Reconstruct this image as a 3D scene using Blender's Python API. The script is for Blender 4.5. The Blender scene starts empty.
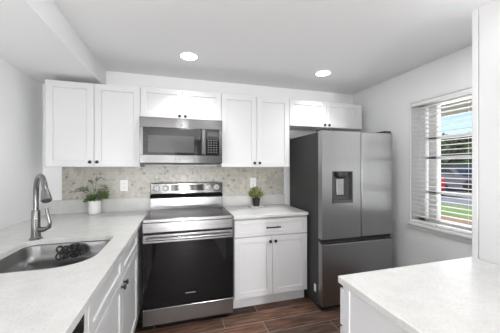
import bpy, bmesh, math, random
from mathutils import Vector, Matrix
random.seed(7)
sc = bpy.context.scene
PI = math.pi

# ---------------------------------------------------------------- camera, sky, lights, exposure
YAW = math.radians(16.144)
ZC = 1.374
cd = bpy.data.cameras.new('camera'); cam = bpy.data.objects.new('camera', cd); sc.collection.objects.link(cam)
cam.location = (0, 0, ZC); cam.rotation_euler = (PI/2, 0, -YAW)
cd.sensor_width = 36; cd.lens = 247.04/500*36; cd.shift_y = .0009; cd.clip_start = .02
sc.camera = cam
sc.view_settings.view_transform = 'Standard'; sc.view_settings.look = 'None'
sc.view_settings.gamma = 1; sc.view_settings.use_curve_mapping = False
sc.view_settings.exposure = 0.61

w = bpy.data.worlds.new('sky'); sc.world = w; w.use_nodes = True
nt = w.node_tree; nt.nodes.clear()
sky = nt.nodes.new('ShaderNodeTexSky'); sky.sky_type = 'NISHITA'; sky.sun_disc = False
sky.sun_elevation = math.radians(48); sky.sun_rotation = math.radians(250); sky.ozone_density = 2.0
bg = nt.nodes.new('ShaderNodeBackground'); bg.inputs[1].default_value = .125
wo = nt.nodes.new('ShaderNodeOutputWorld')
nt.links.new(sky.outputs[0], bg.inputs[0]); nt.links.new(bg.outputs[0], wo.inputs[0])

def lamp(name, kind, loc, rot, energy, **k):
    l = bpy.data.lights.new(name, kind); l.energy = energy
    for a, b in k.items(): setattr(l, a, b)
    o = bpy.data.objects.new(name, l); o.location = loc; o.rotation_euler = rot
    sc.collection.objects.link(o); return o
sd = Vector((.62, -.30, -.74))
lamp('sun', 'SUN', (0, 0, 20), sd.to_track_quat('-Z', 'Y').to_euler(), 3.0, angle=math.radians(1))
# unseen fill lamps added behind the camera to even out the light
lamp('rear_fill_point', 'POINT', (.20, -3.3, .65), (0, 0, 0), 205, shadow_soft_size=.11)  # added in place of a camera flash, gives the steel its highlight
lamp('left_fill_point', 'POINT', (-1.0, -1.35, 1.15), (0, 0, 0), 24, shadow_soft_size=.12)
lamp('right_fill_point', 'POINT', (2.6, -1.6, .95), (0, 0, 0), 100, shadow_soft_size=.2)
lamp('rear_fill_area', 'AREA', (3.3, -3.86, 1.45), (PI/2+.6, 0, PI+.25), 300, shape='RECTANGLE', size=2.9, size_y=1.5)  # added fill at the unseen rear window, tilted up to lift the ceiling
lamp('daylight_kitchen_window', 'AREA', (2.46, 1.42, 1.42), (0, PI/2, 0), 6, shape='RECTANGLE', size=1.1, size_y=.9)
CAN_W = 3.0

# ---------------------------------------------------------------- materials
def mat(name, col, rough=.5, metal=0, **k):
    m = bpy.data.materials.new(name); m.use_nodes = True
    b = m.node_tree.nodes['Principled BSDF']
    b.inputs['Base Color'].default_value = (*col, 1); b.inputs['Roughness'].default_value = rough
    b.inputs['Metallic'].default_value = metal
    for a, v in k.items(): b.inputs[a.replace('_', ' ')].default_value = v
    return m
def N(m, t, **k):
    n = m.node_tree.nodes.new(t)
    for a, v in k.items(): setattr(n, a, v)
    return n
def L(m, a, b): m.node_tree.links.new(a, b)
def bsdf(m): return m.node_tree.nodes['Principled BSDF']
def ramp(m, fac, stops):
    r = N(m, 'ShaderNodeValToRGB'); e = r.color_ramp.elements
    while len(e) < len(stops): e.new(.5)
    for i, (p, c) in enumerate(stops): e[i].position = p; e[i].color = (*c, 1)
    L(m, fac, r.inputs[0]); return r.outputs[0]
def coords(m, scale=(1, 1, 1), rot=(0, 0, 0), loc=(0, 0, 0)):
    g = N(m, 'ShaderNodeNewGeometry'); mp = N(m, 'ShaderNodeMapping')
    mp.inputs['Scale'].default_value = scale; mp.inputs['Rotation'].default_value = rot; mp.inputs['Location'].default_value = loc
    L(m, g.outputs['Position'], mp.inputs[0]); return mp.outputs[0]
def noise(m, vec, scale, detail=3, rough=.5):
    n = N(m, 'ShaderNodeTexNoise'); n.inputs['Scale'].default_value = scale; n.inputs['Detail'].default_value = detail
    n.inputs['Roughness'].default_value = rough
    L(m, vec, n.inputs['Vector']); return n.outputs['Fac']
def bump(m, h, strength=.1, dist=.01):
    b = N(m, 'ShaderNodeBump'); b.inputs['Strength'].default_value = strength; b.inputs['Distance'].default_value = dist
    L(m, h, b.inputs['Height']); L(m, b.outputs[0], bsdf(m).inputs['Normal'])

WALL = mat('wall_paint', (.84, .845, .85), .6)
bump(WALL, noise(WALL, coords(WALL), 160, 2), .04, .002)
CEIL = mat('ceiling_paint', (.85, .856, .86), .7)
bump(CEIL, noise(CEIL, coords(CEIL), 90, 2), .05, .002)
CAB = mat('cabinet_white', (.62, .622, .627), .35)
bump(CAB, noise(CAB, coords(CAB), 30, 2), .01, .001)
TRIM = mat('trim_white', (.78, .78, .78), .4)
bump(TRIM, noise(TRIM, coords(TRIM), 30, 2), .01, .001)
PLASTIC = mat('white_plastic', (.84, .84, .83), .35)
SLOT = mat('dark_slot', (.05, .05, .05), .6)
BLACK = mat('black_metal', (.012, .012, .012), .35, .3)
BLACKP = mat('black_plastic', (.02, .02, .021), .45)
VENTB = mat('matte_black_vent', (.006, .006, .006), .75, 0, Specular_IOR_Level=.1)
RUBBER = mat('black_rubber', (.008, .008, .008), .38)
QUARTZ = mat('white_quartz', (.8, .8, .78), .22)
c = coords(QUARTZ)
a_ = ramp(QUARTZ, noise(QUARTZ, c, 130, 3, .6), [(.30, (.50, .495, .48)), (.42, (.60, .60, .59)), (.7, (.635, .635, .625))])
b_ = ramp(QUARTZ, noise(QUARTZ, c, 14, 4), [(.35, (.93, .93, .925)), (.65, (1, 1, 1))])
mx = N(QUARTZ, 'ShaderNodeMix', data_type='RGBA', blend_type='MULTIPLY'); mx.inputs[0].default_value = 1
L(QUARTZ, a_, mx.inputs[6]); L(QUARTZ, b_, mx.inputs[7]); L(QUARTZ, mx.outputs[2], bsdf(QUARTZ).inputs['Base Color'])

def steel(name, col, rough, axis, amount=.05):
    m = mat(name, col, rough, 1)
    bsdf(m).inputs['Anisotropic'].default_value = .7
    s = {'x': (2, 300, 300), 'z': (300, 300, 2), 'y': (300, 2, 300)}[axis]
    tg = N(m, 'ShaderNodeTangent', direction_type='RADIAL', axis={'x': 'X', 'z': 'Z', 'y': 'Y'}[axis]); L(m, tg.outputs[0], bsdf(m).inputs['Tangent'])
    f = noise(m, coords(m, s), 1, 2)
    mr = N(m, 'ShaderNodeMapRange'); mr.inputs[3].default_value = rough-amount; mr.inputs[4].default_value = rough+amount
    L(m, f, mr.inputs[0]); L(m, mr.outputs[0], bsdf(m).inputs['Roughness'])
    r = ramp(m, f, [(.3, tuple(x*.93 for x in col)), (.7, tuple(min(1, x*1.05) for x in col))])
    L(m, r, bsdf(m).inputs['Base Color'])
    return m
STEEL = steel('brushed_steel', (.17, .17, .171), .15, 'x', .02)
FRIDGE = steel('fridge_steel', (.36, .36, .363), .33, 'z', .02)
SINKM = steel('sink_steel', (.25, .25, .25), .30, 'y')
RSTEEL = steel('range_steel', (.29, .29, .292), .26, 'x', .02); bsdf(RSTEEL).inputs['Anisotropic'].default_value = .4
NICKEL = steel('brushed_nickel', (.25, .25, .25), .24, 'z')
CHROME = mat('chrome', (.62, .62, .62), .18, 1)
KNOBM = mat('knob_steel', (.30, .30, .30), .4, 1)
FSIDE = mat('fridge_side_grey', (.05, .05, .051), .5, 0, Specular_IOR_Level=.15)
bump(FSIDE, noise(FSIDE, coords(FSIDE), 500, 2), .05, .001)
DGREY = mat('dark_grey_plastic', (.075, .077, .08), .4)
MGREY = mat('mid_grey_plastic', (.22, .22, .225), .35)
GLASSB = mat('black_glass', (.008, .008, .009), .06, 0)
OVENG = mat('oven_glass', (.006, .006, .007), .04, 0)
COOKG = mat('cooktop_glass', (.012, .012, .013), .06, 0, Specular_IOR_Level=.06)
MWG = mat('microwave_screen', (.06, .06, .06), .12)
MARK = mat('mark_grey', (.25, .25, .26), .4)
PALE = mat('pale_print', (.55, .55, .56), .5)
WHITEP = mat('white_print', (.8, .8, .8), .6)

# floor: dark wood-look planks laid along the back wall
FLOOR = mat('plank_floor', (.1, .06, .04), .55, 0, Specular_IOR_Level=.22)
br = N(FLOOR, 'ShaderNodeTexBrick'); br.offset = .37; br.offset_frequency = 2
br.inputs['Scale'].default_value = 1; br.inputs['Brick Width'].default_value = .92; br.inputs['Row Height'].default_value = .152
br.inputs['Mortar Size'].default_value = .0032; br.inputs['Mortar Smooth'].default_value = .1; br.inputs['Bias'].default_value = 0
br.inputs['Color1'].default_value = (0, 0, 0, 1); br.inputs['Color2'].default_value = (1, 1, 1, 1); br.inputs['Mortar'].default_value = (.5, .5, .5, 1)
L(FLOOR, coords(FLOOR, loc=(.2, .05, 0)), br.inputs['Vector'])
plank = ramp(FLOOR, br.outputs['Color'], [(0, (.045, .027, .020)), (.35, (.115, .063, .042)), (.6, (.07, .048, .040)), (1, (.18, .095, .060))])
gr = noise(FLOOR, coords(FLOOR, (3.2, 42, 1)), 1.3, 6, .65)
grc = ramp(FLOOR, gr, [(.33, (.28, .27, .26)), (.5, (.9, .88, .87)), (.66, (2.0, 1.8, 1.7))])
m1 = N(FLOOR, 'ShaderNodeMix', data_type='RGBA', blend_type='MULTIPLY'); m1.inputs[0].default_value = 1
L(FLOOR, plank, m1.inputs[6]); L(FLOOR, grc, m1.inputs[7])
pt = noise(FLOOR, coords(FLOOR, (1.5, 5, 1)), 2.2, 3)
m3 = N(FLOOR, 'ShaderNodeMix', data_type='RGBA', blend_type='MIX'); m3.inputs[7].default_value = (.12, .098, .085, 1)
mrr = N(FLOOR, 'ShaderNodeMapRange'); mrr.inputs[1].default_value = .5; mrr.inputs[2].default_value = .75; mrr.inputs[4].default_value = .6
L(FLOOR, pt, mrr.inputs[0]); L(FLOOR, mrr.outputs[0], m3.inputs[0]); L(FLOOR, m1.outputs[2], m3.inputs[6])
m2 = N(FLOOR, 'ShaderNodeMix', data_type='RGBA', blend_type='MIX'); m2.inputs[7].default_value = (.24, .205, .185, 1)
L(FLOOR, br.outputs['Fac'], m2.inputs[0]); L(FLOOR, m3.outputs[2], m2.inputs[6]); L(FLOOR, m2.outputs[2], bsdf(FLOOR).inputs['Base Color'])
bump(FLOOR, gr, .15, .003)

# mosaic backsplash: small hexagon-like stone tiles with scattered darker ones
TILE = mat('stone_mosaic', (.5, .48, .44), .3)
c = coords(TILE, (1, 0, 1))
vo = N(TILE, 'ShaderNodeTexVoronoi', voronoi_dimensions='3D'); vo.inputs['Scale'].default_value = 34; vo.inputs['Randomness'].default_value = .55
L(TILE, c, vo.inputs['Vector'])
sx = N(TILE, 'ShaderNodeSeparateColor'); L(TILE, vo.outputs['Color'], sx.inputs[0])
tc = ramp(TILE, sx.outputs[0], [(0, (.27, .26, .225)), (.045, (.29, .28, .24)), (.08, (.385, .375, .325)), (.5, (.44, .425, .375)), (1, (.50, .485, .435))])
cl = ramp(TILE, noise(TILE, c, 7, 4), [(.3, (.86, .86, .85)), (.7, (1.08, 1.08, 1.06))])
mt = N(TILE, 'ShaderNodeMix', data_type='RGBA', blend_type='MULTIPLY'); mt.inputs[0].default_value = 1
L(TILE, tc, mt.inputs[6]); L(TILE, cl, mt.inputs[7])
v2 = N(TILE, 'ShaderNodeTexVoronoi', feature='DISTANCE_TO_EDGE'); v2.inputs['Scale'].default_value = 34; v2.inputs['Randomness'].default_value = .55
L(TILE, c, v2.inputs['Vector'])
gt = N(TILE, 'ShaderNodeMath', operation='LESS_THAN'); gt.inputs[1].default_value = .035; L(TILE, v2.outputs['Distance'], gt.inputs[0])
mg = N(TILE, 'ShaderNodeMix', data_type='RGBA'); mg.inputs[7].default_value = (.50, .49, .45, 1)
L(TILE, gt.outputs[0], mg.inputs[0]); L(TILE, mt.outputs[2], mg.inputs[6]); L(TILE, mg.outputs[2], bsdf(TILE).inputs['Base Color'])

def varied(name, c0, c1, scale, rough=.6):
    m = mat(name, c0, rough)
    L(m, ramp(m, noise(m, coords(m), scale, 4), [(.3, c0), (.7, c1)]), bsdf(m).inputs['Base Color']); return m
LEAFA = varied('leaf_green', (.045, .10, .025), (.22, .34, .11), 45, .45)
LEAFD = varied('sprig_green', (.09, .12, .07), (.18, .22, .13), 60, .5)
LEAFB = varied('bushy_leaf_green', (.06, .10, .02), (.46, .50, .18), 55, .5)
STEM = mat('stem_green', (.10, .12, .06), .6)
SOIL = varied('soil', (.02, .014, .01), (.05, .035, .025), 80, .9)
CERAM = mat('white_ceramic', (.86, .86, .86), .3)
GRASS = varied('lawn_grass', (.16, .26, .06), (.30, .38, .12), 3, .8)
MULCH = varied('mulch', (.30, .17, .10), (.45, .28, .18), 6, .9)
ROAD = varied('asphalt', (.22, .22, .235), (.30, .30, .31), 2, .8)
HEDGE = varied('hedge_leaf', (.018, .04, .012), (.09, .13, .04), 2.2, .7)
BARK = varied('bark', (.06, .04, .03), (.14, .1, .08), 9, .9)
SOFFIT = mat('tan_soffit', (.95, .90, .76), .6)
bump(SOFFIT, noise(SOFFIT, coords(SOFFIT, (40, 1, 1)), 1, 2), .1, .01)
HILL = varied('far_hill', (.10, .13, .15), (.16, .19, .20), .2, .9)
TIRE = mat('tyre', (.015, .015, .015), .8)
CARGLASS = mat('car_glass', (.02, .025, .03), .08)
PANE = mat('window_glass', (1, 1, 1), 0)
nd = PANE.node_tree.nodes; nd.clear()
g1 = nd.new('ShaderNodeBsdfTransparent'); g2 = nd.new('ShaderNodeBsdfGlossy'); g2.inputs[1].default_value = .02
fr = nd.new('ShaderNodeFresnel'); fr.inputs[0].default_value = 1.3; ms = nd.new('ShaderNodeMixShader'); om = nd.new('ShaderNodeOutputMaterial')
L(PANE, fr.outputs[0], ms.inputs[0]); L(PANE, g1.outputs[0], ms.inputs[1]); L(PANE, g2.outputs[0], ms.inputs[2]); L(PANE, ms.outputs[0], om.inputs[0])
def glow(name, s):
    m = mat(name, (.9, .9, .9), .5); b = bsdf(m); b.inputs['Emission Color'].default_value = (1, .98, .95, 1); b.inputs['Emission Strength'].default_value = s; return m
GLOW = glow('lamp_diffuser', 6)
BLINDM = mat('blind_white', (.86, .86, .85), .4, 0)

# ---------------------------------------------------------------- mesh helpers
class M:
    def __init__(s, T=None): s.bm = bmesh.new(); s.T = T
    def _fin(s, vs):
        if s.T:
            for v in vs: v.co = s.T(v.co)
    def box(s, x0, x1, y0, y1, z0, z1, bev=0, seg=1):
        r = bmesh.ops.create_cube(s.bm, size=1); vs = r['verts']
        for v in vs: v.co = Vector(((x0+x1)/2+v.co.x*(x1-x0), (y0+y1)/2+v.co.y*(y1-y0), (z0+z1)/2+v.co.z*(z1-z0)))
        if bev:
            es = list({e for v in vs for e in v.link_edges})
            q = bmesh.ops.bevel(s.bm, geom=es, offset=bev, segments=seg, affect='EDGES', profile=.5)
            vs = list({v for v in q['verts']} | {v for f in q['faces'] for v in f.verts})
        s._fin(vs); return s
    def loft(s, rings, cap0=True, cap1=True, closed=True):
        R = [[s.bm.verts.new(s.T(Vector(p)) if s.T else p) for p in r] for r in rings]
        n = len(R[0])
        for a, b in zip(R, R[1:]):
            for i in range(n if closed else n-1):
                try: s.bm.faces.new((a[i], a[(i+1) % n], b[(i+1) % n], b[i]))
                except ValueError: pass
        if cap0: s.bm.faces.new(R[0][::-1])
        if cap1: s.bm.faces.new(R[-1])
        return s
    def tube(s, pts, r, seg=10, cap=True):
        pts = [Vector(p) for p in pts]; rs = r if isinstance(r, (list, tuple)) else [r]*len(pts)
        rings = []; up = None
        for i, p in enumerate(pts):
            t = (pts[min(i+1, len(pts)-1)]-pts[max(i-1, 0)]).normalized()
            if up is None: up = t.orthogonal().normalized()
            up = (up-t*up.dot(t)); up = up.normalized() if up.length > 1e-6 else t.orthogonal().normalized()
            b = t.cross(up)
            rings.append([p+(up*math.cos(2*PI*k/seg)+b*math.sin(2*PI*k/seg))*rs[i] for k in range(seg)])
        return s.loft(rings, cap, cap)
    def lathe(s, prof, c, seg=32, cap0=True, cap1=True, flute=None):
        rings = []
        for r, z in prof:
            ring = []
            for k in range(seg):
                a = 2*PI*k/seg; q = r*(1+(flute(a, z) if flute else 0))
                ring.append((c[0]+q*math.cos(a), c[1]+q*math.sin(a), c[2]+z))
            rings.append(ring)
        return s.loft(rings, cap0, cap1)
    def prism(s, outline, axis, a0, a1):
        def P(u, v, a): return {'x': (a, u, v), 'y': (u, a, v), 'z': (u, v, a)}[axis]
        return s.loft([[P(u, v, a0) for u, v in outline], [P(u, v, a1) for u, v in outline]])
    def leaf(s, p, d, n, length, width, curl=.15):
        d = Vector(d).normalized(); n = Vector(n); n = (n-d*n.dot(d)).normalized(); sd_ = d.cross(n); p = Vector(p)
        prof = [(0, .08), (.25, .75), (.5, 1), (.75, .7), (1, .02)]
        l, m, r = [], [], []
        for t, q in prof:
            c = p+d*length*t-n*curl*length*t*t
            m.append(s.bm.verts.new(c-n*width*.12*q)); l.append(s.bm.verts.new(c+sd_*width*.5*q)); r.append(s.bm.verts.new(c-sd_*width*.5*q))
        for i in range(len(prof)-1):
            s.bm.faces.new((l[i], m[i], m[i+1], l[i+1])); s.bm.faces.new((m[i], r[i], r[i+1], m[i+1]))
        return s
    def build(s, name, material, parent=None, smooth=False, recalc=True):
        if recalc: bmesh.ops.recalc_face_normals(s.bm, faces=s.bm.faces)
        o_ = Vector((0, 0, 0)); q = parent
        while q is not None: o_ = o_+q.location; q = q.parent
        me = bpy.data.meshes.new(name)
        for v in s.bm.verts: v.co = v.co-o_
        s.bm.to_mesh(me); s.bm.free(); me.materials.append(material)
        if smooth:
            for p in me.polygons: p.use_smooth = True
            if smooth == 'auto':
                try: me.set_sharp_from_angle(angle=math.radians(35))
                except Exception: pass
        o = bpy.data.objects.new(name, me); sc.collection.objects.link(o)
        if parent is not None: o.parent = parent
        return o
def tag(o, label, cat, group=None):
    o['label'] = label; o['category'] = cat
    if group: o['group'] = group
    return o
def thing(name, label, cat, loc, group=None):
    o = bpy.data.objects.new(name, None); o.empty_display_size = .1; sc.collection.objects.link(o); o.location = loc
    return tag(o, label, cat, group)
def struct(o): o['kind'] = 'structure'; return o
def box(name, m, b, parent=None, bev=0): return M().box(*b, bev).build(name, m, parent)
def copy_tree(o, parent=None):
    c = o.copy(); sc.collection.objects.link(c)
    if parent is not None: c.parent = parent
    for ch in list(o.children): copy_tree(ch, c)
    return c
# face mappers: local (a along the face, d outward, z up)
def FY(y): return lambda p: Vector((p.x, y-p.y, p.z))        # faces the viewer (-Y)
def FX(x): return lambda p: Vector((x+p.y, p.x, p.z))        # faces +X
def BY(y): return lambda p: Vector((p.x, y+p.y, p.z))        # faces +Y
def shaker(a0, a1, z0, z1, T, rail=.057, t=.02, dep=.009):
    m = M(T)
    m.box(a0+.004, a1-.004, 0, t-dep, z0+.004, z1-.004)
    m.box(a0, a0+rail, 0, t, z0, z1, .0022); m.box(a1-rail, a1, 0, t, z0, z1, .0022)
    m.box(a0+rail-.002, a1-rail+.002, 0, t, z1-rail, z1, .0022); m.box(a0+rail-.002, a1-rail+.002, 0, t, z0, z0+rail, .0022)
    return m
def knob(a, z, T, parent, d0=.02):
    m = M(); c = T(Vector((a, d0, z))); e = T(Vector((a, d0+1, z)))-c
    m.tube([c, c+e*.004, c+e*.0045, c+e*.012, c+e*.016, c+e*.021, c+e*.026, c+e*.028], [.008, .008, .0055, .0055, .013, .0155, .014, .007], 14)
    return m.build('knob', BLACK, parent, 'auto')

# ---------------------------------------------------------------- setting
XL, XR, YB, ZT = -1.26, 2.28, 2.85, 2.36
struct(box('floor', FLOOR, (XL-.2, 6.2, -4.2, YB+.15, -.12, 0)))
struct(box('ceiling', CEIL, (XL-.2, 6.2, -4.2, YB+.15, ZT, ZT+.15)))
struct(box('wall_back', WALL, (XL-.15, XR+.15, YB, YB+.15, 0, ZT)))
struct(box('wall_left', WALL, (XL-.15, XL, -4, YB, 0, ZT)))
WY0, WY1, WZ0, WZ1 = .93, 1.955, .815, 2.015
m = M(); m.box(XR, XR+.15, -.4, WY0, 0, ZT); m.box(XR, XR+.15, WY1, YB, 0, ZT); m.box(XR, XR+.15, WY0, WY1, 0, WZ0); m.box(XR, XR+.15, WY0, WY1, WZ1, ZT)
struct(m.build('wall_right', WALL))
struct(box('wall_living', WALL, (XR+.15, 6.15, -.4, -.25, 0, ZT)))
struct(box('wall_far_right', WALL, (6, 6.15, -4, -.4, 0, ZT)))
m = M()
for b in ((.64, 2.4, 0, ZT), (5.4, 6.15, 0, ZT), (-.2, .64, 2.1, ZT), (2.4, 5.4, 2.2, ZT), (2.4, 5.4, 0, .7)): m.box(b[0], b[1], -4.15, -4, b[2], b[3])
struct(m.build('wall_rear', mat('dim_reflection_grey', (.12, .12, .123), .6)))  # unseen wall darkened so steel and oven glass reflect a dim room
struct(box('wall_rear_left', WALL, (XL-.15, -.2, -4.15, -4, 0, ZT)))
struct(box('ceiling_beam', CEIL, (XL, -.715, -4, YB, 2.18, ZT)))
m = M(); m.box(XR-.014, XR, .905, 2.0, 0, .09, .003); struct(m.build('baseboard_right', TRIM))
# unseen rear door and window, added for light and reflections
m = M(); m.box(-.2, -.12, -4.09, -4.04, 0, 2.1); m.box(.56, .64, -4.09, -4.04, 0, 2.1); m.box(-.12, .56, -4.09, -4.04, 2.0, 2.1); m.box(-.12, .56, -4.09, -4.04, 0, .14)
d1 = struct(m.build('added_rear_door', TRIM)); box('pane', PANE, (-.12, .56, -4.068, -4.062, .14, 2.0), d1)
m = M()
for b in ((2.4, 2.47, .7, 2.2), (5.33, 5.4, .7, 2.2), (3.87, 3.93, .7, 2.2), (2.47, 5.33, 2.13, 2.2), (2.47, 5.33, .7, .77)): m.box(b[0], b[1], -4.09, -4.04, b[2], b[3])
w2 = struct(m.build('added_rear_window', TRIM)); box('pane', PANE, (2.47, 5.33, -4.068, -4.062, .77, 2.13), w2)

# kitchen window
m = M()
m.box(XR-.012, XR+.01, WY1, WY1+.028, WZ0-.03, WZ1+.028, .003); m.box(XR-.012, XR+.01, WY0-.028, WY0, WZ0-.03, WZ1+.028, .003)
m.box(XR-.012, XR+.01, WY0, WY1, WZ1, WZ1+.028, .003)
m.box(XR+.09, XR+.14, WY1-.07, WY1, WZ0, WZ1); m.box(XR+.09, XR+.14, WY0, WY0+.05, WZ0, WZ1)
m.box(XR+.09, XR+.14, WY0, WY1, WZ1-.05, WZ1); m.box(XR+.09, XR+.14, WY0, WY1, WZ0, WZ0+.045)
m.box(XR+.085, XR+.135, 1.768, 1.848, WZ0+.04, WZ1-.04)
for z, h in ((1.462, .028), (1.655, .03), (1.13, .028)): m.box(XR+.085, XR+.13, WY0+.05, 1.89, z-h/2, z+h/2, .004)
win = struct(m.build('window_1', TRIM))
m = M(); m.box(XR-.03, XR+.088, WY0-.035, WY1+.03, WZ0-.024, WZ0+.004, .004); m.box(XR-.012, XR, WY0-.03, WY1+.028, WZ0-.06, WZ0-.024, .002); m.build('window_sill', TRIM, win)
box('pane', PANE, (XR+.11, XR+.114, WY0+.05, WY1-.07, WZ0+.045, WZ1-.05), win)

# quartz worktops
def rrect(x0, x1, y0, y1, r, n=8, near=1):
    P = []
    for ux, uy, a, q in ((1, 1, 0, 1), (0, 1, 90, 1), (0, 0, 180, 1), (1, 0, 270, near)):
        cx = x1-r*q if ux else x0+r; cy = y1-r if uy else y0+r*q
        for k in range(n+1):
            t = math.radians(a+90*k/n); P.append((cx+r*q*math.cos(t), cy+r*q*math.sin(t)))
    return P
SK = (-.902, -.41, 1.325, 1.868)
def slab_with_hole(x0, x1, y0, y1, z0, z1, hole):
    m = M(); bm = m.bm; out = [(x0, y0), (x1, y0), (x1, y1), (x0, y1)]
    lv = {}
    for z in (z0, z1):
        es = []
        for key, lp in (('o', out), ('h', hole)):
            vs = [bm.verts.new((x, y, z)) for x, y in lp]; lv[key, z] = vs
            es += [bm.edges.new((vs[i], vs[(i+1) % len(vs)])) for i in range(len(vs))]
        bmesh.ops.triangle_fill(bm, use_beauty=True, edges=es)
    for key in 'oh':
        a, b = lv[key, z0], lv[key, z1]
        for i in range(len(a)): bm.faces.new((a[i], a[(i+1) % len(a)], b[(i+1) % len(a)], b[i]))
    return m
CT = .914; ST = .03
wt = thing('worktop', 'white quartz worktop with the sink cut into it, along the left wall', 'countertop', (-.8, 1.2, CT-ST))
slab_with_hole(XL+.001, -.302, -.6, YB-.001, CT-ST, CT, rrect(*SK, .07, near=2.4)).build('slab', QUARTZ, wt)
box('upstand', QUARTZ, (XL+.001, -.292, YB-.02, YB-.001, CT, 1.047), wt, .002)
wt = thing('worktop', 'short white quartz worktop between range and refrigerator, with the bushy plant on it', 'countertop', (.9, 2.5, CT-ST))
box('slab', QUARTZ, (.497, 1.272, 2.25, YB, CT-ST, CT), wt, .003)
box('upstand', QUARTZ, (.484, 1.272, YB-.02, YB, CT, 1.035), wt, .002)
wt = thing('worktop', 'bare white quartz peninsula top in the foreground, ending at the tall pantry cabinet', 'countertop', (1.05, .3, CT-ST))
box('slab', QUARTZ, (.648, 1.443, -.9, .902, CT-ST, CT), wt, .003)
struct(box('tile_backsplash', TILE, (-1.10, 1.262, YB-.008, YB, .9, 1.385)))

# ---------------------------------------------------------------- upper cabinets
YU = 2.525; G = .0015
def upper(x0, x1, z0, z1, knobs, label, div=None):
    t = thing('upper_cabinet', label, 'cabinet', ((x0+x1)/2, YB, z0), 'white shaker upper cabinets')
    box('body', CAB, (x0+.001, x1-.001, YU+.021, YB-.01, z0, z1), t)
    xm = div or (x0+x1)/2
    T = FY(YU+.02)
    r = .057 if z1-z0 > .5 else .052
    for a0, a1, s in ((x0+G, xm-G, -1), (xm+G, x1-G, 1)):
        d = shaker(a0, a1, z0+.002, z1-.002, T, r).build('door', CAB, t)
        knob(xm+s*knobs[0], knobs[1], T, d)
    return t
upper(-1.103, -.347, 1.374, 2.128, (.028, 1.418), 'white upper cabinet nearest the left wall, two tall doors, under the ceiling beam', -.73)
upper(-.347, .423, 1.845, 2.134, (.028, 1.870), 'short white two-door upper cabinet directly above the microwave')
upper(.423, 1.190, 1.372, 2.134, (.028, 1.416), 'white upper cabinet with two tall doors, between microwave and refrigerator', .807)
t = upper(1.190, 2.130, 1.836, 2.134, (.030, 1.861), 'short white two-door upper cabinet above the refrigerator')
box('filler', CAB, (2.131, 2.165, YU+.01, YB-.01, 1.836, 2.134), t)

# ---------------------------------------------------------------- base cabinets
t = thing('base_cabinet', 'white base cabinet with one drawer over two doors, between range and refrigerator', 'cabinet', (.9, 2.6, 0))
box('body', CAB, (.506, 1.272, 2.296, YB-.01, .11, CT-ST), t)
box('toe_kick', CAB, (.506, 1.272, 2.345, 2.36, 0, .11), t)
T = FY(2.295)
d = shaker(.508, 1.270, .705, .868, T, .045).build('drawer', CAB, t)
m = M(); y = 2.275
m.tube([(.835, y, .785), (.835, y-.028, .785)], .005); m.tube([(.945, y, .785), (.945, y-.028, .785)], .005)
m.tube([(.815, y-.03, .785), (.965, y-.03, .785)], .0065, 10); m.build('handle', BLACK, d, 'auto')
for a0, a1, k in ((.508, .8875, .861), (.8905, 1.270, .917)):
    d = shaker(a0, a1, .118, .698, T).build('door', CAB, t); knob(k, .648, T, d)

t = thing('base_cabinet', 'white sink base cabinet on the left with false drawer fronts over two doors', 'cabinet', (-.7, 1.7, 0))
m = M(); m.box(-1.22, -.345, 1.03, 1.05, .11, CT-ST); m.box(-1.22, -.345, 2.2, 2.75, .11, CT-ST); m.box(-1.22, -.345, 1.05, 2.2, .11, .13); m.box(-.40, -.343, 1.05, 2.2, .13, CT-ST); m.box(-1.24, -1.22, 1.03, 2.75, .11, CT-ST)
m.build('body', CAB, t)
box('toe_kick', CAB, (-.42, -.405, 1.03, 2.75, 0, .11), t)
box('filler', CAB, (-.40, -.3235, 2.209, 2.70, .11, .875), t)
box('face_frame', CAB, (-.343, -.3425+.018, 1.027, 1.052, .11, .87), t)
T = FX(-.342)
for a0, a1, s in ((1.054, 1.628, -1), (1.632, 2.206, 1)):
    shaker(a0, a1, .712, .868, T, .05).build('false_drawer', CAB, t)
    d = shaker(a0, a1, .118, .705, T).build('door', CAB, t); knob(1.63+s*.034, .672, T, d)

t = thing('dishwasher', 'dark steel dishwasher set under the left worktop, at the bottom edge', 'dishwasher', (-.7, .72, 0))
box('body', DGREY, (-1.2, -.36, .43, 1.02, .02, .878), t)
d = box('door', FSIDE, (-.359, -.326, .428, 1.022, .10, .775), t, .004)
m = M(); m.tube([(-.326, .52, .72), (-.285, .52, .72)], .008); m.tube([(-.326, .93, .72), (-.285, .93, .72)], .008); m.tube([(-.283, .48, .72), (-.283, .97, .72)], .011); m.build('handle', STEEL, d, 'auto')
cp = box('control_panel', GLASSB, (-.359, -.326, .428, 1.022, .78, .876), t, .004)
for i in range(7): box('button', PALE, (-.326, -.3245, .56+.055*i, .575+.055*i, .835, .841), cp)

t = thing('peninsula_cabinet', 'white cabinet carrying the peninsula top in the right foreground', 'cabinet', (1.05, .3, 0))
box('body', CAB, (.664, 1.42, -.85, .872, .0, CT-ST), t)
m = M(); m.box(.657, .6635, -.85, .87, 0, CT-ST); m.box(.652, .6635, .835, .872, 0, CT-ST, .001); m.build('end_panel', CAB, t)
T = BY(.8735)
for a0, a1, s in ((.653, 1.035, 1), (1.039, 1.415, -1)):
    d = shaker(a0, a1, .715, .868, T, .045).build('drawer', CAB, t); knob((a0+a1)/2, .79, T, d)
    d = shaker(a0, a1, .05, .705, T).build('door', CAB, t)
t = thing('pantry_cabinet', 'tall white pantry cabinet at right edge, against the end of the peninsula', 'cabinet', (1.85, .2, 0))
box('body', CAB, (1.447, XR-.004, -.36, .872, 0, 2.17), t, .002)
T = BY(.8735)
xm = (1.447+XR)/2
for a0, a1 in ((1.445, xm-.002), (xm+.002, XR-.05)):
    shaker(a0, a1, .1, 2.17, T, t=.028).build('door', CAB, t)

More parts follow.
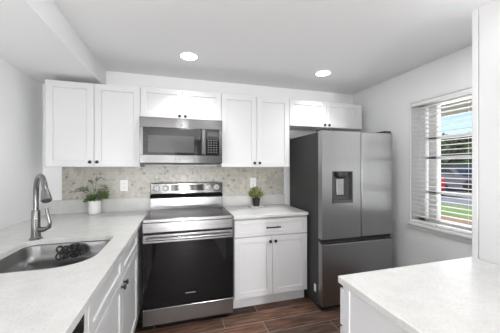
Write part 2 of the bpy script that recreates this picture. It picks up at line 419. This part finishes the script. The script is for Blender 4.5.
# ---------------------------------------------------------------- range
RX0, RX1, RY = -.287, .480, 2.20
t = thing('range', 'freestanding stainless electric range with a black glass oven door', 'stove', (.1, 2.5, 0))
box('body', BLACKP, (RX0+.004, RX1-.004, RY+.045, 2.83, .05, .905), t)
for x in (RX0+.04, RX1-.04):
    for y in (RY+.09, 2.78): M().tube([(x, y, 0), (x, y, .012), (x, y, .013), (x, y, .05)], [.02, .02, .01, .01], 12).build('foot', BLACKP, t, 'auto')
m = M(); m.box(RX0, RX1, RY+.012, RY+.034, .905, .934, .004); m.box(RX0, RX0+.014, RY+.034, 2.775, .905, .934, .003); m.box(RX1-.014, RX1, RY+.034, 2.775, .905, .934, .003)
m.box(RX0, RX1, RY+.004, RY+.045, .822, .9045, .004); m.box(RX0+.02, RX1-.02, RY+.001, RY+.006, .862, .8635)
m.build('front_trim', RSTEEL, t)
ck = box('cooktop', COOKG, (RX0+.0145, RX1-.0145, RY+.0345, 2.764, .908, .931), t)
RINGM = mat('burner_ring_grey', (.022, .022, .023), .25)
for x, y, r in ((RX0+.2, RY+.2, .10), (RX1-.2, RY+.2, .115), (RX0+.2, RY+.42, .085), (RX1-.2, RY+.42, .085), ((RX0+RX1)/2, RY+.45, .05)):
    m = M(); m.lathe([(r, 0), (r, .0006), (r-.004, .0006), (r-.004, 0)], (x, y, .931), 40, False, False); m.build('burner_ring', RINGM, ck)
# backguard
bg_ = M(); bg_.box(-.284, .474, 2.752, 2.83, 1.088, 1.200, .006, 2); bg_.box(-.284, .474, 2.80, 2.83, 1.04, 1.09)
bgd = bg_.build('backguard', STEEL, t)
M().box(-.284, .474, 2.765, 2.83, .905, 1.045, .003).build('lower_panel', RSTEEL, bgd)
m = M(); m.box(-.272, .462, 2.752, 2.80, 1.046, 1.0875); m.box(-.284, .474, 2.735, 2.768, 1.048, 1.083, .004); m.build('vent', VENTB, bgd)
m = M(); m.box(-.075, .265, 2.7495, 2.753, 1.118, 1.184, .001); dsp = m.build('display', GLASSB, bgd)
for x in (-.222, -.128, .320, .408):
    m = M(); T_ = lambda d, x=x: (x, 2.752-d, 1.150)
    m.tube([T_(0), T_(.004), T_(.0045), T_(.022), T_(.028), T_(.029)], [.029, .029, .0235, .022, .019, .006], 24)
    kb = m.build('knob', KNOBM, bgd, 'auto')
    M().tube([T_(0), T_(.003), T_(.0035)], [.034, .034, .030], 24).build('skirt', DGREY, kb, 'auto')
    M().box(x-.004, x+.004, 2.752-.036, 2.752-.02, 1.134, 1.166, .002).build('grip', STEEL, kb)
# door
dr = box('oven_door', OVENG, (RX0+.002, RX1-.002, RY, RY+.04, .195, .806), t, .003)
m = M(); m.box(RX0+.001, RX1-.001, RY-.008, RY+.0405, .737, .808, .005); m.build('door_rail', RSTEEL, dr)
m = M()
zz = .778
pts = [(RX0+.03+i*(RX1-RX0-.06)/16, RY-.038-.012*math.sin(PI*i/16), zz) for i in range(17)]
m.tube(pts, .0115, 12)
for x in (RX0+.045, RX1-.045): m.tube([(x, RY-.006, zz), (x, RY-.040, zz)], .010, 10)
m.build('handle', RSTEEL, dr, 'auto')
M().box(.058, .145, RY-.0012, RY+.002, .284, .292).build('badge', MARK, dr)
m = M(); m.box(RX0+.002, RX1-.002, RY, RY+.04, .050, .186, .004); m.build('drawer', RSTEEL, t)

# ---------------------------------------------------------------- microwave
t = thing('microwave', 'stainless over-the-range microwave with a dark glass door above the range', 'microwave', (.04, 2.65, 1.41))
MX0, MX1, MY, MZ0, MZ1 = -.344, .420, 2.45, 1.412, 1.838
box('body', DGREY, (MX0+.003, MX1-.003, MY+.03, YB-.012, MZ0+.01, MZ1), t)
m = M(); m.box(MX0, MX1, MY, MY+.03, 1.742, MZ1, .003); m.box(MX0, MX1, MY, MY+.03, MZ0, 1.489, .003); m.box(MX0, MX0+.03, MY, MY+.03, 1.489, 1.742); m.box(MX1-.03, MX1, MY, MY+.03, 1.489, 1.742)
m.build('front_frame', STEEL, t)
d = box('door', GLASSB, (MX0+.0305, .212, MY-.002, MY+.028, 1.4895, 1.7415), t, .002)
box('window', MWG, (-.268, .146, MY-.0035, MY, 1.512, 1.668), d)
m = M(); m.box(.214, .254, MY-.032, MY-.018, 1.492, 1.738, .005, 2); m.box(.222, .246, MY-.02, MY+.02, 1.50, 1.53); m.box(.222, .246, MY-.02, MY+.02, 1.70, 1.73); m.build('handle', STEEL, d)
cp = box('control_panel', GLASSB, (.2565, MX1-.0305, MY-.002, MY+.028, 1.4895, 1.7415), t, .002)
m = M(); m.box(.275, .375, MY-.0032, MY-.001, 1.675, 1.715); m.build('display', MWG, cp)
for r in range(6):
    for q in range(4): M().box(.276+q*.026, .276+q*.026+.016, MY-.0032, MY-.001, 1.515+r*.023, 1.515+r*.023+.009).build('key', DGREY, cp)
m = M(); m.box(.022, .028, MY-.002, MY+.001, 1.768, 1.793); m.box(.040, .046, MY-.002, MY+.001, 1.768, 1.793); m.box(.022, .046, MY-.002, MY+.001, 1.768, 1.774); m.build('badge', MARK, t)
m = M(); m.box(MX0+.02, MX1-.02, MY+.02, YB-.03, MZ0-.012, MZ0+.012); m.box(-.05, .25, MY+.012, MY+.2, MZ0-.016, MZ0); m.build('vent_grille', BLACKP, t)

# ---------------------------------------------------------------- refrigerator
FX0, FX1, FYF = 1.290, 2.112, 2.03
t = thing('refrigerator', 'french-door stainless refrigerator with a water dispenser and bottom freezer', 'refrigerator', (1.7, 2.4, 0))
box('body', FSIDE, (FX0+.004, FX1-.004, FYF+.075, 2.74, .03, 1.712), t, .004)
m = M(); m.box(FX0+.03, FX1-.03, FYF+.06, 2.7, 0, .035); m.box(FX0+.01, FX1-.01, FYF+.035, FYF+.08, .012, .055, .004); m.build('base_grille', BLACKP, t)
DX0, DX1, DZ0, DZ1 = 1.397, 1.628, 1.027, 1.333
m = M(); x1 = 1.720
for b in ((FX0, DX0, .69, 1.718), (DX1, x1, .69, 1.718), (DX0, DX1, DZ1, 1.718), (DX0, DX1, .69, DZ0)): m.box(b[0], b[1], FYF, FYF+.068, b[2], b[3])
bmesh.ops.remove_doubles(m.bm, verts=m.bm.verts, dist=.0001)
dl = m.build('door', FRIDGE, t)
m = M(); m.box(DX0, DX1, FYF+.05, FYF+.067, DZ0, DZ1)
m.box(DX0, DX0+.008, FYF-.002, FYF+.05, DZ0, DZ1); m.box(DX1-.008, DX1, FYF-.002, FYF+.05, DZ0, DZ1); m.box(DX0, DX1, FYF-.002, FYF+.05, DZ1-.008, DZ1); m.box(DX0, DX1, FYF-.002, FYF+.05, DZ0, DZ0+.03)
dp = m.build('dispenser', DGREY, dl)
box('paddle', CHROME, (1.47, 1.55, FYF+.03, FYF+.05, 1.10, 1.262), dp, .004)
m = M(); m.tube([(1.51, FYF+.03, 1.262), (1.51, FYF+.03, 1.285), (1.51, FYF+.03, 1.325)], [.03, .055, .06], 20); m.build('nozzle', BLACKP, dp, 'auto')
m = M(); m.box(1.733, FX1, FYF, FYF+.068, .69, 1.718, .004); m.build('door', FRIDGE, t)
m = M(); m.box(FX0, FX1, FYF, FYF+.068, .058, .640, .004); m.box(FX0, FX1, FYF+.03, FYF+.068, .640, .655); fz = m.build('freezer_drawer', FRIDGE, t)
m = M(); m.box(FX0+.004, FX1-.004, FYF+.028, FYF+.07, .655, .69); m.box(FX0+.01, FX1-.01, FYF+.006, FYF+.03, .6405, .650); m.build('recessed_grip', BLACKP, fz)
m = M(); m.box(1.7205, 1.7325, FYF+.02, FYF+.07, .69, 1.712); m.build('door_gasket', BLACKP, t)
for x in (FX0+.05, FX1-.05): box('hinge_cover', BLACKP, (x-.045, x+.045, FYF+.01, FYF+.13, 1.7185, 1.741), t, .005)
m = M(); m.box(FX0+.002, FX0+.0045, 2.145, 2.178, .150, .222); m.build('sticker', WHITEP, t)

# ---------------------------------------------------------------- sink, faucet
t = thing('kitchen_sink', 'stainless undermount sink bowl with rounded corners in the left worktop', 'sink', (-.65, 1.6, .73))
x0, x1, y0, y1 = SK; rings = []
for ins, z, r in ((-.02, CT-ST-.001, .08), (-.004, CT-ST-.001, .074), (.0, CT-ST-.012, .07), (.005, .825, .07), (.016, .797, .06), (.04, .784, .05), (.18, .781, .03), (.20, .7805, .02)):
    rings.append([(x, y, z) for x, y in rrect(x0+ins, x1-ins, y0+ins, y1-ins, r, near=2.4)])
m = M(); m.loft(rings, False, True)
o = m.build('bowl', SINKM, t, True)
md = o.modifiers.new('thick', 'SOLIDIFY'); md.thickness = .0015; md.offset = 1
m = M(); m.lathe([(.057, 0), (.057, .003), (.044, .004), (.040, -.0005), (.02, -.0005)], (-.656, 1.597, .781), 28, False, True); m.build('drain', CHROME, t, 'auto')

t = thing('faucet', 'brushed nickel pull-down gooseneck faucet beside the sink', 'faucet', (-.875, 1.896, CT))
bx, by = -.875, 1.896; dd = Vector((.143, -.194)).normalized()
m = M(); m.lathe([(.034, 0), (.034, .006), (.027, .012), (.0245, .05), (.0235, .12), (.022, .178), (.019, .184)], (bx, by, CT), 28); m.build('body', NICKEL, t, 'auto')
m = M(); pts = []; R = .104
for k in range(3): pts.append((bx, by, 1.08+.04*k))
for k in range(1, 15):
    a = PI-(PI*.90)*k/14; pts.append((bx+dd.x*(R+R*math.cos(a)), by+dd.y*(R+R*math.cos(a)), 1.205+.115*math.sin(a)))
m.tube(pts, .0145, 14); m.build('spout', NICKEL, t, 'auto')
e = Vector(pts[-1]); q = (Vector(pts[-1])-Vector(pts[-3])).normalized()
m = M(); m.tube([e, e+q*.004, e+q*.02, e+q*.068, e+q*.072], [.0165, .018, .021, .0275, .024], 20); sh = m.build('spray_head', NICKEL, t, 'auto')
m = M(); m.tube([e+q*.0715, e+q*.076], [.022, .021], 20); m.build('nozzle', BLACKP, sh)
m = M(); hx = Vector((.96, -.28, 0))
c0 = Vector((bx, by, .975)); m.tube([c0+hx*.015, c0+hx*.03, c0+hx*.052, c0+hx*.058], [.017, .0165, .0165, .012], 16)
m.tube([c0+hx*.055, c0+hx*.086+Vector((0, 0, .016)), c0+hx*.09+Vector((0, 0, .045)), c0+hx*.078+Vector((0, 0, .09)), c0+hx*.068+Vector((0, 0, .135))], [.014, .0125, .0095, .0095, .009], 12)
m.build('lever', NICKEL, t, 'auto')

# black coil heaped in the sink
m = M(); rnd = random.Random(3)
cen = [(-.058, .022), (-.056, -.018), (-.036, .004), (-.026, .020), (-.022, -.016), (-.008, .010), (.002, .024), (.006, -.012), (.018, .006), (.026, .026), (.034, -.010), (.044, .012), (.050, -.002), (.02, -.02), (-.04, -.02)]
pts = []
for i, (ux, uz) in enumerate(cen):
    r = rnd.uniform(.0165, .020); ty = rnd.uniform(-.5, .5); y = 1.80+rnd.uniform(-.016, .014)
    nx = cen[(i+1) % len(cen)]
    for k in range(17):
        a = 2*PI*k/16+.6*i; q = max(0, (k-11)/6)
        pts.append((-.648+ux+(nx[0]-ux)*q+r*math.cos(a), y+.4*r*math.sin(a+ty*3)+.010*k/16, .842+uz+(nx[1]-uz)*q+r*math.sin(a)))
m.tube(pts, .0058, 8)
tag(m.build('coiled_hose', RUBBER, None, True), 'black heap of thin looped hose lying in the steel sink', 'hose')

# ---------------------------------------------------------------- outlets and plants
def outlet(x, z, label):
    t = thing('wall_outlet', label, 'outlet', (x, YB-.008, z), 'outlets on the mosaic backsplash')
    p = box('cover_plate', PLASTIC, (x-.036, x+.036, YB-.015, YB-.008, z-.058, z+.058), t, .002)
    for s in (-1, 1):
        r = box('receptacle', PLASTIC, (x-.017, x+.017, YB-.018, YB-.0145, z+s*.02-.014, z+s*.02+.014), t, .001)
        m = M(); m.box(x-.008, x-.0055, YB-.0186, YB-.0175, z+s*.02-.004, z+s*.02+.006); m.box(x+.0055, x+.008, YB-.0186, YB-.0175, z+s*.02-.004, z+s*.02+.006); m.build('slots', SLOT, r)
outlet(-.545, 1.18, 'white wall outlet between the sprig plant and the range')
outlet(.858, 1.185, 'white wall outlet partly behind the bushy plant')

px, py = -.792, 2.755
t = thing('potted_plant', 'sprig plant with thin arching stems in a white ribbed pot', 'plant', (px, py, CT))
m = M(); prof = [(.045, 0), (.052, .006)]
for k in range(1, 12): prof.append((.0535+(.0022 if k % 2 else -.0006), .006+.0105*k))
prof += [(.0555, .13), (.050, .130), (.049, .112)]
m.lathe(prof, (px, py, CT), 36, True, False); pot = m.build('pot', CERAM, t, 'auto')
m = M(); m.lathe([(.050, 0), (.03, .006), (.004, .008)], (px, py, CT+.113), 20, False, True); m.build('soil', SOIL, pot)
m = M(); rnd = random.Random(11)
for k in range(120):
    a = rnd.random()*2*PI; r = rnd.random()**.6*.085; z = CT+.135+rnd.random()*.10*(1-r/.12)
    c = Vector((px+.014+r*math.cos(a)*1.0, py+r*math.sin(a)*.7, z+.02*math.cos(a)))
    m.leaf(c, (math.cos(a), math.sin(a)*.8, rnd.uniform(-.1, .7)), (rnd.uniform(-.4, .4), rnd.uniform(-.9, 0), 1), rnd.uniform(.03, .048), rnd.uniform(.02, .03))
m.build('foliage', LEAFA, t, recalc=False)
m = M(); st = M()
for dx, dy, h, nl in ((-.17, -.02, .20, 9), (-.13, .0, .235, 8), (-.10, -.03, .21, 8), (.03, .0, .31, 6), (.085, -.02, .215, 6), (.10, -.01, .185, 5), (-.03, .01, .27, 5), (.08, .01, .25, 5)):
    P = [Vector((px+dx*(q**1.6), py+dy*q, CT+.11+h*.74*(1-(1-q)**1.7)-(.03*q*q if abs(dx) > .05 else 0))) for q in [i/8 for i in range(9)]]
    st.tube(P, [.0022-.00015*i for i in range(9)], 5)
    for k in range(nl):
        i = 8-k//2 if k < 12 else 3
        i = max(4, i); d = (P[i]-P[i-1]).normalized(); s = 1 if k % 2 else -1
        m.leaf(P[i], d*.8+Vector((s*.35, s*.3, rnd.uniform(-.5, .3))), (0, -.6, .8), rnd.uniform(.032, .05), rnd.uniform(.010, .015))
st.build('stems', STEM, t); m.build('sprig_leaves', LEAFD, t, recalc=False)

qx, qy = .868, 2.735
tag(M().box(qx-.075, qx+.075, qy-.07, qy+.06, CT+.0006, CT+.008, .002).build('square_tray', CERAM), 'flat white square tray under the bushy plant', 'tray')
t = thing('potted_plant', 'bushy yellow-green plant in a small black pot, on the white tray', 'plant', (qx, qy, CT+.008))
m = M(); m.lathe([(.033, 0), (.034, .003), (.043, .075), (.046, .076), (.047, .088), (.042, .088), (.040, .075)], (qx, qy, CT+.008), 28, True, False); pot = m.build('pot', BLACKP, t, 'auto')
m = M(); m.lathe([(.041, 0), (.004, .006)], (qx, qy, CT+.083), 16, False, True); m.build('soil', SOIL, pot)
m = M(); st = M(); rnd = random.Random(5)
for k in range(56):
    a = rnd.random()*2*PI; el = rnd.uniform(.05, 1)*PI/2; r = rnd.uniform(.06, .112)
    e = Vector((qx+r*1.0*math.cos(a)*math.cos(el*.9), qy+r*.9*math.sin(a)*math.cos(el*.9), CT+.118+r*1.05*math.sin(el)))
    st.tube([(qx, qy, CT+.085), ((qx+e.x)/2, (qy+e.y)/2, (CT+.1+e.z)/2+.012), e], [.0014, .0012, .0008], 4)
    for q in range(8):
        b = e*(1-q*.07)+Vector((qx, qy, CT+.1))*(q*.07)
        v = Vector((rnd.gauss(0, 1), rnd.gauss(0, 1), rnd.gauss(.35, 1)))
        m.leaf(b, v, (rnd.gauss(0, .4), -.5, 1), rnd.uniform(.020, .032), rnd.uniform(.010, .015))
st.build('stems', STEM, t); m.build('foliage', LEAFB, t, recalc=False)

# ---------------------------------------------------------------- ceiling lights
def can(x, y, label, group):
    t = thing('ceiling_light', label, 'light', (x, y, ZT), group)
    m = M(); m.lathe([(.088, 0), (.088, -.004), (.078, -.008), (.072, -.006), (.072, 0)], (x, y, ZT), 40, False, False); m.build('trim_ring', TRIM, t, 'auto')
    m = M(); m.lathe([(.072, -.005), (.03, -.006), (.004, -.006)], (x, y, ZT), 40, False, True); m.build('diffuser', GLOW, t, True)
    lamp('can_and_fill_lamp', 'AREA', (x, y, ZT-.012), (0, 0, 0), CAN_W, shape='DISK', size=.13, spread=math.radians(100))
can(.089, 2.26, 'lit round recessed ceiling light above the range', 'recessed ceiling lights')
can(1.457, 2.277, 'lit round recessed ceiling light in front of the cabinet above the refrigerator', 'recessed ceiling lights')
for x, y, kk in ((.45, 1.15, 2.5), (1.68, 1.0, 1.6), (.1, -1.3, 2), (3.6, -1.6, 2.4)):  # added ceiling fill lamps out of view, without fixtures
    lamp('can_and_fill_lamp', 'AREA', (x, y, ZT-.012), (0, 0, 0), CAN_W*kk, shape='DISK', size=.16)

# ---------------------------------------------------------------- blind
t = thing('window_blind', 'white horizontal slat blind lowered over the kitchen window, slats open', 'blind', (XR+.045, 1.44, WZ1))
BY0, BY1 = WY0+.004, WY1-.004
XR0 = XR; XR = XR-.024
m = M(); m.box(XR+.015, XR+.07, BY0, BY1, WZ1-.034, WZ1-.002, .003); m.build('headrail', BLINDM, t)
m = M(); zs = []; z = WZ1-.06
while z > WZ0+.045: zs.append(z); z -= .0425
for z in zs:
    tl = .0
    m.loft([[(XR+.018, y, z+tl), (XR+.043, y, z+.003), (XR+.068, y, z-tl), (XR+.068, y, z-tl-.0025), (XR+.043, y, z+.0005), (XR+.018, y, z+tl-.0025)] for y in (BY0, BY1)])
m.build('slats', BLINDM, t)
m = M(); m.box(XR+.018, XR+.068, BY0, BY1, WZ0+.008, WZ0+.03, .004); br_ = m.build('bottom_rail', BLINDM, t)
m = M(); m.tube([(XR+.017, 1.70, WZ0+.019), (XR+.010, 1.70, WZ0+.019)], [.006, .005], 10); m.build('cord_plug', MGREY, br_)
m = M()
for y in (BY1-.09, 1.70, 1.44, 1.15, BY0+.09):
    for x in (XR+.017, XR+.069): m.tube([(x, y, WZ0+.03), (x, y, WZ1-.05)], .0009, 4)
m.build('ladder_cords', BLINDM, t)

XR = XR0
# ---------------------------------------------------------------- outdoors
struct(box('bounce_ground', mat('bounce_concrete', (.72, .68, .6), .8), (XR+.2, 6.7, -12, 30, -.25, -.05)))  # pale ground added to bounce sunlight up onto the soffit
struct(box('mulch_bed', MULCH, (6.7, 7.6, -12, 30, -.25, -.05)))
struct(box('lawn', GRASS, (7.6, 9.8, -12, 40, -.25, -.04)))
struct(box('street', ROAD, (9.8, 30, -20, 60, -.25, -.05)))
struct(box('far_lawn', GRASS, (30, 90, -40, 120, -.3, -.02)))
struct(box('porch_soffit', SOFFIT, (XR+.16, 4.25, -1, 6, 2.22, 2.32)))
def car(x, y, ang, s, col, label, suv=False):
    t = thing('car', label, 'car', (x, y, -.05), 'parked cars seen through the window')
    m = M(); l = 2.3
    h = 1.72 if suv else 1.42; b = .95 if suv else .85
    low = [(-l, .35), (-l, .75), (-l+.12, b), (-1.0 if not suv else -1.3, b+.06), (1.6 if not suv else 2.1, b+.06), (l, b-.02), (l, .35), (1.75, .28), (-1.75, .28)]
    m.prism([(u, v) for u, v in low], 'y', -.88, .88)
    body = m.build('body', mat('car_paint', col, .25, .2), None)
    m = M(); top = [(-1.0 if not suv else -1.3, b+.05), (-.35 if not suv else -.75, h), (.9 if not suv else 1.75, h), (1.6 if not suv else 2.1, b+.05)]
    def ring(yy, k): return [(u*(1-k*.04), yy, v) for u, v in top]
    m.loft([ring(-.84, 0), [(u*.97, -.66, v-.0) for u, v in top], [(u*.97, .66, v) for u, v in top], ring(.84, 0)])
    cabn = m.build('cabin', body.data.materials[0], None)
    m = M()
    for s_ in (-1, 1):
        q = [(top[0][0]+.22, b+.12), (top[1][0]+.1, h-.09), (top[2][0]-.1, h-.09), (top[3][0]-.25, b+.12)]
        m.loft([[(u, s_*.80, v) for u, v in q], [(u, s_*.845, v) for u, v in q]])
    q = [(top[0][0]-.0, b+.1), (top[1][0]-.03, h-.06), (top[1][0]+.03, h-.06), (top[0][0]+.06, b+.1)]
    m.prism([(u-.02, v) for u, v in q], 'y', -.62, .62)
    gl = m.build('windows', CARGLASS, None)
    wh = []
    for u in (-1.45, 1.4):
        for s_ in (-1, 1):
            mm = M(); mm.tube([(u, s_*.70, .33), (u, s_*.72, .33), (u, s_*.88, .33), (u, s_*.9, .33)], [.30, .34, .34, .29], 20); w_ = mm.build('wheel', TIRE, None, 'auto'); wh.append(w_)
    for o in (body, cabn, gl, *wh): o.parent = t
    t.rotation_euler = (0, 0, ang)
    return t
def ray(u, dist):
    a = math.atan((u-250)/247)+YAW; return dist*math.sin(a), dist*math.cos(a)
car(*ray(467, 29), PI/2+.2, 1, (.03, .035, .045), 'dark parked car nearest the right of the kitchen window view', True)
car(*ray(447, 35), PI/2-.1, 1, (.05, .06, .075), 'dark parked car furthest away, in front of the trees, seen through the blind', True)
car(*ray(434, 25), 1.2, 1, (.42, .03, .03), 'red parked car in the middle of the window view')
car(*ray(421, 17), .7, 1, (.55, .03, .07), 'red car nearest the house, behind the window mullion')
car(*ray(455, 20), 1.5, 1, (.16, .17, .19), 'mid grey parked car in front of the dark cars')
def tree(x, y, r, h, seed, label):
    t = thing('tree', label, 'tree', (x, y, -.05), 'trees beyond the street')
    rn = random.Random(seed); m = M(); m.tube([(x, y, -.05), (x+.1, y, h*.4), (x, y+.1, h*.7)], [.22, .17, .1], 8); m.build('trunk', BARK, t)
    m = M()
    for k in range(700):
        v = Vector((rn.gauss(0, 1), rn.gauss(0, 1), rn.gauss(0, 1))).normalized()*(rn.random()**.4)
        p = Vector((x+v.x*r, y+v.y*r, h*.56+v.z*h*.44))
        m.leaf(p, (rn.gauss(0, 1), rn.gauss(0, 1), rn.gauss(0, 1)), (rn.gauss(0, 1), rn.gauss(0, 1), rn.gauss(0, 1)), rn.uniform(.5, .9), rn.uniform(.35, .6))
    m.build('crown', HEDGE, t, recalc=False)
LB = ['leafy green tree behind the parked cars, left of the row', 'leafy green tree behind the parked cars, second in the row', 'leafy green tree behind the parked cars, third in the row', 'leafy green tree behind the parked cars, fourth in the row', 'leafy green tree behind the parked cars, right end of the row']
for k, (u, d) in enumerate(((418, 46), (432, 54), (445, 46), (459, 54), (472, 46))):
    tree(*ray(u, d), 1.45, 6.0+.4*(k % 2), 20+k, LB[k])
m = M(); rn = random.Random(2); pr = []
for k in range(25):
    pr.append((-30+k*8, 14.5+2.2*math.sin(k*.9)+1.2*math.sin(k*2.1)))
m.loft([[(100, y, -1) for y, _ in pr]+[(100, y, z) for y, z in pr[::-1]], [(125, y, -1) for y, _ in pr]+[(125, y, z*.8) for y, z in pr[::-1]]])
struct(m.build('far_hill', HILL))
